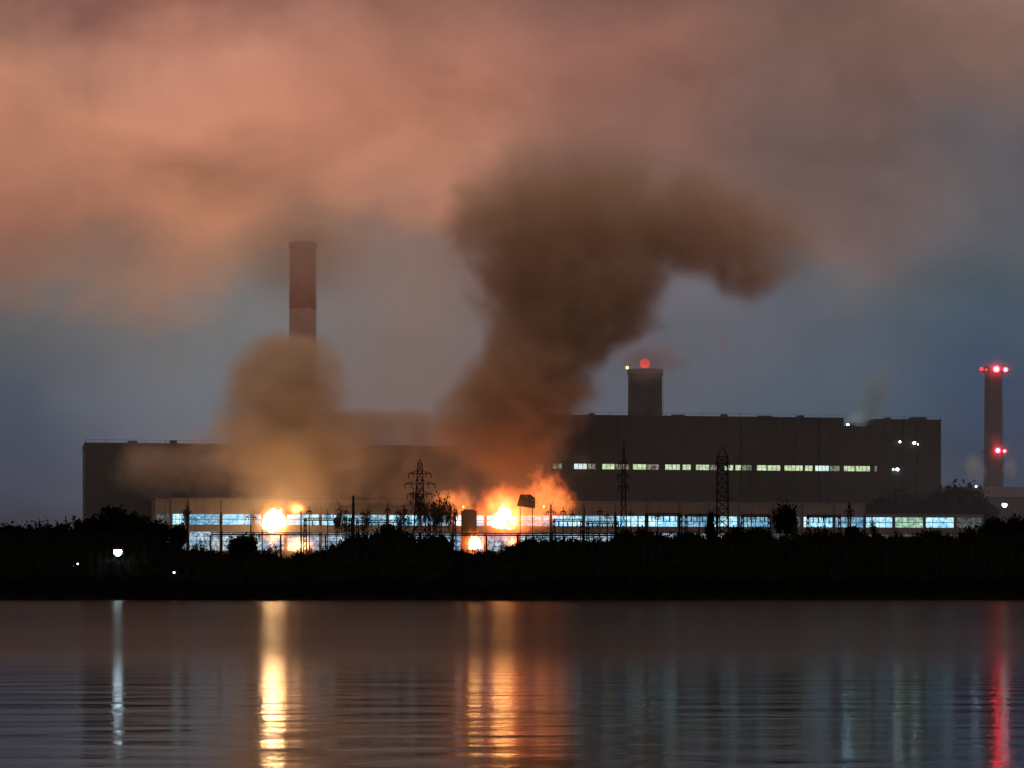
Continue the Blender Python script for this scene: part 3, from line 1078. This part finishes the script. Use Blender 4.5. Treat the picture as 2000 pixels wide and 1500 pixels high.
for j in range(len(strip) - 1):
    for i in range(nx - 1):
        k = base + j * nx + i
        wood.f.append((k, k + 1, k + nx + 1, k + nx))
for _ in range(42000):
    x = RW.uniform(-120, 2120)
    j = RW.randrange(len(rows))
    Y, fr = rows[j]
    Y += RW.uniform(-3, 5)
    clump = mnoise.noise(Vector((x * 0.06, Y * 0.1, 9.0)))
    z = hh(x, Y, fr) + RW.uniform(-1.5, 0.5) + max(0, clump) * RW.uniform(0, 3.2)
    c = P(x, HZ, Y); c.z = z
    s = RW.uniform(0.2, 0.6)
    a = Vector((RW.uniform(-1, 1), RW.uniform(-1, 1), RW.uniform(-1, 1))).normalized()
    b = a.orthogonal().normalized()
    wood.quad(c - a * s, c - b * s * .6, c + a * s, c + b * s * .6)
for _ in range(2600):      # bare shoots sticking up
    x = RW.uniform(-50, 2050); Y = RW.uniform(1035, 1060)
    c = P(x, HZ, Y); c.z = hh(x, Y, 0.95) - 1
    d = Vector((RW.uniform(-.25, .25), RW.uniform(-.2, .2), 1)) * RW.uniform(1.0, 4.6)
    wood.bar(c, c + d, 0.09, 0.03, n=3, caps=False)
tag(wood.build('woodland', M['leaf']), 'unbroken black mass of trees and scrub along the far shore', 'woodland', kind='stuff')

# ------------------------------------------------------------------ fires (flames give light)
def flame_mat(name, hot, cool, s_hot, s_cool):
    m = bpy.data.materials.new(name)
    m.use_nodes = True
    nt = m.node_tree; nt.nodes.clear()
    g = NG(nt)
    co = g.n('ShaderNodeTexCoord').outputs['Object']
    nz = g.noise(g.vm('MULTIPLY', co, (1.0, 1.0, 0.5)), 0.35, 4, 0.6, 0.5)
    f = g.rng(nz, 0.38, 0.62, 0.0, 1.0)
    e = g.n('ShaderNodeEmission')
    g.put(e.inputs[0], g.mix(f, (*hot, 1), (*cool, 1)))
    g.put(e.inputs[1], g.rng(f, 0.0, 1.0, s_hot, s_cool))
    o = g.n('ShaderNodeOutputMaterial')
    nt.links.new(e.outputs[0], o.inputs[0])
    return m
M['flame'] = flame_mat('flame', (1.0, 0.62, 0.30), (1.0, 0.48, 0.17), 75.0, 40.0)
M['flame3'] = flame_mat('flame_orange', (1.0, 0.50, 0.17), (1.0, 0.32, 0.06), 18.0, 8.0)
M['flame2'] = flame_mat('flame_outer', (1.0, 0.55, 0.16), (1.0, 0.26, 0.05), 8, 2)

def flame_mesh(mb, c, rx, rz, seed, tongues=5, lean=0.0, point=1.0):
    """ragged tear-drop flame body with tongues"""
    n, m = 28, 22
    i = len(mb.v)
    for j in range(m + 1):
        t = j / m
        rr = (math.sin(math.pi * min(1, t ** (1 - 0.3 * point))) ** (0.55 + .3 * point)) * (1 - 0.35 * point * t)
        for k in range(n):
            a = 2 * math.pi * k / n
            d = mnoise.noise(Vector((math.cos(a) * 1.6 + seed, math.sin(a) * 1.6, t * 3.2)))
            d2 = mnoise.noise(Vector((math.cos(a) * 4 + seed, math.sin(a) * 4, t * 5)))
            r = rx * rr * (1 + 0.55 * d + 0.3 * d2)
            zz = c[2] + (t - 0.4) * 2 * rz + (0.25 * rz * max(0, mnoise.noise(Vector((a * 1.4, seed, 1)))) * t)
            mb.v.append((c[0] + r * math.cos(a) + lean * t * t * rx, c[1] + r * math.sin(a) * .7, zz))
    for j in range(m):
        for k in range(n):
            k2 = (k + 1) % n
            mb.f.append((i + j * n + k, i + j * n + k2, i + (j + 1) * n + k2, i + (j + 1) * n + k))

def volume_mat(name, col, dens, soft, namp, nscale, emit=None, es=0.0, power=1.0, aniso=0.0, warp=0.0, zstretch=1.0):
    """soft noisy ball of smoke, steam or fire in a unit sphere (object space)"""
    m = bpy.data.materials.new(name)
    m.use_nodes = True
    nt = m.node_tree; nt.nodes.clear()
    g = NG(nt)
    co = g.n('ShaderNodeTexCoord').outputs['Object']
    loc = g.n('ShaderNodeObjectInfo').outputs['Location']
    nv = g.vm('ADD', g.vm('MULTIPLY', co, (1, 1, zstretch)), loc)
    nz = g.noise(nv, nscale, 4, 0.55, warp)
    e = g.m('ADD', g.m('SUBTRACT', 0.86, g.vm('LENGTH', co)), g.m('MULTIPLY', g.m('SUBTRACT', nz, 0.5), namp))
    k = g.rng(e, 0.0, soft, 0.0, 1.0, 'SMOOTHSTEP')
    edge = g.rng(g.vm('LENGTH', co), 0.8, 0.99, 1.0, 0.0, 'SMOOTHSTEP')
    k = g.m('MULTIPLY', g.m('POWER', k, power), edge)
    o = g.n('ShaderNodeOutputMaterial')
    if emit is None:
        pvn = g.n('ShaderNodeVolumePrincipled')
        pvn.inputs['Color'].default_value = (*col, 1)
        pvn.inputs['Anisotropy'].default_value = aniso
        g.put(pvn.inputs['Density'], g.m('MULTIPLY', k, dens))
        nt.links.new(pvn.outputs[0], o.inputs['Volume'])
    else:
        em = g.n('ShaderNodeEmission')
        g.put(em.inputs[0], g.ramp(k, [(0.0, (*emit[0], 1)), (0.5, (*emit[1], 1)), (1.0, (*emit[2], 1))]))
        g.put(em.inputs[1], g.m('MULTIPLY', k, es))
        nt.links.new(em.outputs[0], o.inputs['Volume'])
    return m

_us = None
def unit_sphere():
    global _us
    bm = bmesh.new()
    bmesh.ops.create_icosphere(bm, subdivisions=3, radius=1.0)
    me = bpy.data.meshes.new('ball')
    bm.to_mesh(me); bm.free()
    return me

def puff_ob(name, px, py, Y, wx, wz, wy, mat, parent=None, label=None, cat=None, kind=None, rot=0.0):
    """soft volume, wx/wz in photo pixels (half sizes), wy in metres"""
    me = unit_sphere()
    me.materials.append(mat)
    o = bpy.data.objects.new(name, me)
    COL.objects.link(o)
    c = P(px, py, Y)
    k = Y / F
    o.scale = (wx * k, wy, wz * k)
    o.rotation_euler = (0, rot, 0)
    if parent is not None:
        o.parent = parent
        o.location = c - Vector(parent['_o'])
    else:
        o.location = c
        tag(o, label, cat, kind=kind)
    return o

FIREC = ((1.0, 0.10, 0.015), (1.0, 0.19, 0.035), (1.0, 0.30, 0.07))
YEL = ((1.0, 0.25, 0.04), (1.0, 0.42, 0.10), (1.0, 0.68, 0.26))

def fire(px, py, Y, rx, rz, seed, label, lean=0.0, glowr=None, mat=None, gm=None, point=1.0):
    k = Y / F
    c = P(px, py, Y)
    o = empty('fire', (c.x, c.y, c.z - rz * k * .8), label, 'fire', 'fires in front of the turbine hall')
    mb = MB()
    R = random.Random(int(seed * 10))
    flame_mesh(mb, c, rx * k * .8, rz * k * .85, seed, lean=lean, point=point)
    for q in range(10):
        fx = R.uniform(-1, 1)
        rr_ = R.uniform(.22, .5)
        hz_ = R.uniform(.35, .8) * (1 - .45 * abs(fx))
        cc = Vector((c.x + (fx * rx * .8 + lean * rx * .5) * k, c.y + R.uniform(-1, 1), c.z + R.uniform(-.55, .45 if point > .5 else .2) * rz * k))
        flame_mesh(mb, cc, rx * k * rr_, rz * k * hz_, seed + q * 1.7, lean=R.uniform(-.8, 1.2), point=1.0)
    mb.build('flame', mat or M['flame'], o, smooth=True)
    if glowr:
        for j, (gx, gy, gw, gh, gd) in enumerate(glowr):
            puff_ob('flame_cloud', gx, gy, Y, gw, gh, gd, gm, parent=o)
    return o

gy_ = volume_mat('fire_halo_cloud', (1, 1, 1), 0, 0.86, 0.7, 2.6, YEL, 1.5, 2.6)  # flame gas that also carries the fire's glare halo as emission
gr_ = volume_mat('fire_cloud_orange', (1, 1, 1), 0, 0.6, 1.3, 3.2, FIREC, 0.34, 1.4, zstretch=.8, warp=.4)
go_ = volume_mat('fire_cloud_speckled', (1, 1, 1), 0, 0.6, 1.7, 5.0, FIREC, 0.15, 1.2, zstretch=.8, warp=.5)
fire(534, 1018, 1180, 23, 22, 3.1, 'round white-hot fire at left before the turbine hall windows', glowr=[(538, 1020, 72, 68, 9), (532, 1052, 16, 34, 3)], gm=gy_, point=.3)
fire(580, 992, 1172, 3, 4, 5.2, 'smaller yellow fire right above the round left fire', glowr=[(578, 994, 34, 28, 7)], gm=gy_, mat=M['flame2'], point=.4)
fire(979, 1014, 1175, 20, 28, 8.4, 'big tear-shaped white and orange fire in the middle', lean=0.25, glowr=[(985, 1002, 80, 76, 11), (1002, 1012, 44, 52, 5)], gm=gr_, mat=M['flame3'])
fire(929, 1062, 1158, 13, 14, 12.7, 'lower yellow fire under the pipe bridge', glowr=[(927, 1062, 42, 38, 6)], gm=gr_, mat=M['flame3'])
fire(1000, 1060, 1158, 5, 8, 15.7, 'small orange fire under the pipe bridge right of the lower yellow fire', glowr=[(1000, 1058, 22, 26, 5)], gm=gr_, mat=M['flame2'])
fire(1062, 990, 1176, 2, 3, 21.7, 'orange flames and sparks licking up right of the big fire', glowr=[(1065, 972, 64, 72, 8), (1040, 1010, 60, 40, 7), (1100, 985, 40, 40, 5)], gm=go_, mat=M['flame2'])
fire(905, 990, 1184, 1.5, 2.5, 23.7, 'faint orange flames above the tall dark transformer', glowr=[(902, 995, 42, 60, 6), (870, 975, 40, 26, 5)], gm=go_, mat=M['flame2'])
fire(566, 1068, 1150, 3, 7, 25.7, 'ground flames among the bushes right below the left fire', glowr=[(585, 1066, 62, 34, 5)], gm=gy_, mat=M['flame2'])

sp = MB()
RS = random.Random(5)
for _ in range(120):
    c = P(1055 + RS.gauss(0, 30), 975 + RS.gauss(0, 24), 1168 + RS.uniform(-8, 8))
    d = Vector((RS.uniform(-1, 1), RS.uniform(-1, 1), RS.uniform(0, 1.5))).normalized() * RS.uniform(.15, .5)
    sp.bar(c, c + d, 0.06, 0.03, n=3)
tag(sp.build('sparks', M['spark']), 'orange sparks flying above and right of the big middle fire', 'sparks', kind='stuff')

# ------------------------------------------------------------------ smoke columns (own outline by height, real thickness)
def plume(name, Yc, table, depth, mat_col, dens, soft, namp, nscale, label, lobe=None, hull=None, aniso=0.0, step=1.0, zfade=None, warp=14.0, xfade=None):
    """table rows: (photo row, left, right); depth rows: (photo row, half depth m)"""
    k = Yc / F
    ys = [r[0] for r in table]
    ytop, ybot = min(ys), max(ys)
    zb, zt = P(0, ybot, Yc).z, P(0, ytop, Yc).z
    xc = 0.5 * (min(r[1] for r in table) + max(r[2] for r in table))
    org = P(xc, ybot, Yc)
    # hull
    hb = hull or [(y, l, r) for y, l, r in table]
    n = 28
    mb = MB()
    dz = {y: d for y, d in depth}
    def dep(y):
        q = sorted(depth)
        if y <= q[0][0]: return q[0][1]
        for (a, da), (b, db) in zip(q[:-1], q[1:]):
            if a <= y <= b:
                return da + (db - da) * (y - a) / (b - a)
        return q[-1][1]
    prof_ = []
    for y, l, r in sorted(hb, reverse=True):
        prof_.append((P(0, y, Yc).z, P(l, y, Yc).x - 6, P(r, y, Yc).x + 6, dep(y) * 1.15))
    i0 = 0
    for z, l, r, d in prof_:
        cx, w = (l + r) / 2, (r - l) / 2
        for j in range(n):
            a = 2 * math.pi * j / n
            mb.v.append((cx + w * math.cos(a), Yc + d * math.sin(a), z))
    for q in range(len(prof_) - 1):
        for j in range(n):
            j2 = (j + 1) % n
            mb.f.append((q * n + j, q * n + j2, (q + 1) * n + j2, (q + 1) * n + j))
    mb.f.append(tuple(reversed(range(n))))
    mb.f.append(tuple((len(prof_) - 1) * n + j for j in range(n)))
    m = bpy.data.materials.new(name)
    m.use_nodes = True
    nt = m.node_tree; nt.nodes.clear()
    g = NG(nt)
    co = g.n('ShaderNodeTexCoord').outputs['Object']
    wn = g.noise(co, 0.03, 5, 0.62, color=True)
    co2 = g.vm('ADD', co, g.vm('MULTIPLY', g.vm('SUBTRACT', wn, (0.5, 0.5, 0.5)), (warp * 2.2, warp * 2, warp * 2)))
    x, y, z = g.sep(co2)
    H = zt - zb
    f = g.m('DIVIDE', z, H)
    f = g.m('MAXIMUM', g.m('MINIMUM', f, 1.0), 0.0)
    SC = 200.0
    cpts, wpts, dpts = [], [], []
    for yy_, l, r in table:
        t_ = (P(0, yy_, Yc).z - zb) / H
        cx = (P((l + r) / 2, 0, Yc).x - org.x)
        cpts.append((t_, 0.5 + cx / SC))
        wpts.append((t_, (r - l) / 2 * k / SC))
        dpts.append((t_, dep(yy_) / SC))
    cN = g.m('MULTIPLY', g.m('SUBTRACT', g.curve(f, cpts), 0.5), SC)
    wN = g.m('MULTIPLY', g.curve(f, wpts), SC)
    dN = g.m('MULTIPLY', g.curve(f, dpts), SC)
    ex = g.m('DIVIDE', g.m('SUBTRACT', x, cN), wN)
    ey = g.m('DIVIDE', y, dN)
    rr = g.m('SQRT', g.m('ADD', g.m('MULTIPLY', ex, ex), g.m('MULTIPLY', ey, ey)))
    e = g.m('SUBTRACT', 1.0, rr)
    e = g.m('MINIMUM', e, g.m('MINIMUM', g.m('DIVIDE', g.m('SUBTRACT', H, z), 0.16 * H), g.m('ADD', g.m('DIVIDE', z, 0.12 * H), 0.1)))
    if lobe:
        for (lx, ly, lw, lh, ld) in lobe:
            lc = P(lx, ly, Yc) - org
            q = g.vm('DIVIDE', g.vm('SUBTRACT', co2, tuple(lc)), (lw * k, ld, lh * k))
            e = g.m('MAXIMUM', e, g.m('SUBTRACT', 1.0, g.vm('LENGTH', q)))
    nz = g.noise(co2, nscale, 5, 0.6)
    e = g.m('ADD', e, g.m('MULTIPLY', g.m('SUBTRACT', nz, 0.42), namp))
    kk = g.rng(e, 0.0, soft, 0.0, 1.0, 'SMOOTHSTEP')
    nb = g.noise(co2, nscale * 2.1, 4, 0.65, 0.6)
    kk = g.m('MULTIPLY', kk, g.rng(nb, 0.35, 0.62, 0.35, 1.7))
    if zfade:
        z0_, z1_, k0_, k1_ = zfade      # photo rows -> density factors
        _x, _y, zraw = g.sep(co)
        kk = g.m('MULTIPLY', kk, g.rng(zraw, P(0, z0_, Yc).z - org.z, P(0, z1_, Yc).z - org.z, k0_, k1_, 'SMOOTHSTEP'))
    if xfade:
        x0_, x1_, k0_, k1_ = xfade
        xraw = g.sep(co)[0]
        kk = g.m('MULTIPLY', kk, g.rng(xraw, P(x0_, 0, Yc).x - org.x, P(x1_, 0, Yc).x - org.x, k0_, k1_, 'SMOOTHSTEP'))
    pvn = g.n('ShaderNodeVolumePrincipled')
    pvn.inputs['Color'].default_value = (*mat_col, 1)
    pvn.inputs['Anisotropy'].default_value = aniso
    g.put(pvn.inputs['Density'], g.m('MULTIPLY', kk, dens))
    o_ = g.n('ShaderNodeOutputMaterial')
    nt.links.new(pvn.outputs[0], o_.inputs['Volume'])
    m.cycles.volume_step_rate = step
    ob = mb.build(name, m, origin=org)
    tag(ob, label, 'smoke', kind='stuff')
    return ob

plume('smoke', 1190,
      [(1000, 965, 1030), (930, 905, 1095), (880, 852, 1112), (800, 858, 1165), (760, 860, 1175), (725, 885, 1172), (690, 920, 1205), (650, 930, 1270), (600, 932, 1315),
       (560, 935, 1322), (520, 918, 1330), (480, 898, 1335), (440, 888, 1340), (400, 892, 1345), (350, 915, 1330), (290, 950, 1290), (240, 980, 1240)],
      [(1000, 7), (930, 14), (880, 22), (760, 34), (600, 42), (400, 46), (240, 40)],
      (0.80, 0.595, 0.435), 0.085, 0.5, 1.05, 0.034,
      'towering dark brown smoke column blowing right above the big middle fire',
      lobe=[(1340, 430, 190, 120, 36), (1440, 450, 180, 118, 36), (1455, 500, 120, 88, 32)], xfade=(1330, 1590, 1.0, 0.28),
      hull=[(1000, 930, 1060), (930, 870, 1130), (880, 820, 1150), (800, 820, 1200), (690, 860, 1260), (640, 880, 1320), (610, 870, 1560), (540, 860, 1640), (400, 830, 1680), (330, 840, 1660), (260, 880, 1560), (225, 920, 1400)],
      zfade=(590, 235, 1.0, 0.02), step=0.35)

plume('smoke', 1195,
      [(1000, 480, 640), (950, 420, 730), (900, 370, 790), (850, 375, 770), (820, 400, 730), (780, 415, 705), (740, 428, 690), (710, 445, 680), (675, 480, 655), (650, 520, 630)],
      [(1000, 8), (950, 14), (900, 26), (800, 34), (700, 34), (650, 24)],
      (0.95, 0.79, 0.60), 0.09, 0.9, 1.05, 0.035,
      'tan dome of smoke hanging over the left fire and hiding the chimney foot',
      hull=[(1000, 450, 670), (950, 380, 770), (900, 330, 830), (850, 340, 810), (760, 375, 750), (700, 395, 740), (635, 470, 680)], step=0.35, warp=8)

plume('smoke', 1214,
      [(985, 330, 1090), (950, 230, 1120), (900, 230, 1120), (870, 290, 1100), (845, 380, 1080), (820, 430, 1050), (800, 480, 1000)],
      [(985, 9), (900, 13), (800, 13)],
      (0.90, 0.75, 0.62), 0.08, 0.6, 0.9, 0.03,
      'low brown smoke veil drifting along the hall roof and hiding the boiler house left wing', warp=6,
      hull=[(988, 330, 1110), (950, 200, 1130), (900, 210, 1130), (860, 260, 1130), (800, 420, 1080), (785, 480, 1020)], step=0.35)

for px_g, py_g, Yg, a_, b__, c_, dn, lb in ((556, 1000, 1160, 200, 115, 16, 0.03, 'added thin smoke carrying the halo round the left fire'), (985, 1010, 1160, 150, 100, 14, 0.022, 'added thin smoke carrying the halo round the big middle fire')):
    puff_ob('smoke', px_g, py_g, Yg, a_, b__, c_, volume_mat('halo_smoke', (0.95, 0.8, 0.6), dn, 0.9, 0.5, 1.2), label=lb, cat='smoke', kind='stuff')  # smoke added so firelight scatters into a halo
puff_ob('mist', 1943, 722, 1490, 52, 30, 7, volume_mat('halo_mist_top', (0.9, 0.85, 0.85), 0.05, 0.9, 0.3, 1.2), label='added mist carrying the red lamp halo round the top of the slim right chimney', cat='mist', kind='stuff')  # mist puff added to give the red lamps a halo
puff_ob('mist', 1954, 881, 1490, 30, 26, 7, volume_mat('halo_mist_low', (0.9, 0.85, 0.85), 0.05, 0.9, 0.3, 1.2), label='added mist carrying the red halo round the lower lamps of the slim right chimney', cat='mist', kind='stuff')  # added for the halo of the lower red lamps
puff_ob('mist', 600, 462, 1290, 75, 42, 12, volume_mat('mist_e', (1.0, 0.84, 0.72), 0.08, 0.9, 0.8, 1.6), label='dense wisp of orange cloud on the very tip of the tall banded chimney', cat='mist', kind='stuff')  # orange of the town glow put into the mist colour
def ground_mist():
    m = bpy.data.materials.new('plant_mist')
    m.use_nodes = True
    nt = m.node_tree; nt.nodes.clear()
    g = NG(nt)
    pos = g.n('ShaderNodeTexCoord').outputs['Object']
    x, y, z = g.sep(pos)
    nz = g.noise(g.vm('MULTIPLY', pos, (1, 1, 2)), 0.012, 3, 0.5)
    k = g.m('MULTIPLY', g.rng(z, 20.0, 235.0, 1.0, 0.0, 'SMOOTHSTEP'), g.rng(g.m('ABSOLUTE', x), 250.0, 690.0, 1.0, 0.0, 'SMOOTHSTEP'))
    k = g.m('MULTIPLY', k, g.rng(nz, 0.3, 0.7, 0.6, 1.4))
    pvn = g.n('ShaderNodeVolumePrincipled')
    pvn.inputs['Color'].default_value = (0.76, 0.84, 1.0, 1)
    g.put(pvn.inputs['Density'], g.m('MULTIPLY', k, MIST))
    o = g.n('ShaderNodeOutputMaterial')
    nt.links.new(pvn.outputs[0], o.inputs['Volume'])
    mb = MB()
    mb.box(-700, 700, 1146, 1640, 9.5, 250)
    ob = mb.build('mist', m, origin=(0, 1146, 9.5))
    tag(ob, 'thin night mist lying over the whole power station', 'mist', kind='stuff')
MIST = 0.0008
ground_mist()
steam = volume_mat('steam', (0.62, 0.88, 1.0), 0.18, 0.9, 1.3, 1.8)  # blue tint of the steam colours stands in for floodlight on white steam
puff_ob('steam', 1706, 770, 1296, 48, 96, 13, steam, label='pale blue steam rising from the notch in the boiler house roof', cat='steam', kind='stuff', rot=0.42)
puff_ob('steam', 1680, 818, 1292, 34, 24, 8, volume_mat('steam_dense', (0.80, 0.93, 1.0), 0.4, 0.9, 0.7, 1.4), label='dense low puff of steam sitting in the boiler house roof notch', cat='steam', kind='stuff')
puff_ob('steam', 1903, 915, 1430, 30, 42, 10, volume_mat('steam_b', (0.75, 0.93, 1.0), 0.2, 0.9, 0.8, 1.4), label='blue steam at the left foot of the slim right chimney', cat='steam', kind='stuff', rot=-0.4)
puff_ob('steam', 1973, 915, 1430, 20, 28, 8, volume_mat('steam_c', (0.75, 0.90, 1.0), 0.2, 0.8, 0.9, 1.4), label='small steam puff at the right foot of the slim right chimney', cat='steam', kind='stuff')
puff_ob('steam', 1410, 665, 1330, 34, 18, 8, volume_mat('steam_d', (0.9, 0.9, 1.0), 0.10, 0.9, 1.0, 1.6), label='faint pale wisp in the sky right of the red beacon', cat='steam', kind='stuff', rot=0.6)
puff_ob('mist', 1262, 700, 1300, 120, 64, 13, volume_mat('mist_a', (0.80, 0.74, 0.80), 0.14, 0.9, 1.3, 1.8), label='thin mist swallowing the top of the wide middle chimney', cat='mist', kind='stuff')
puff_ob('mist', 600, 500, 1290, 220, 150, 26, volume_mat('mist_b', (1.0, 0.82, 0.68), 0.05, 0.9, 0.8, 1.3), label='orange cloud edge swallowing the top of the tall banded chimney', cat='mist', kind='stuff')  # tint carries the town's orange light on the cloud

for o in sc.objects:
    if '_o' in o.keys():
        del o['_o']
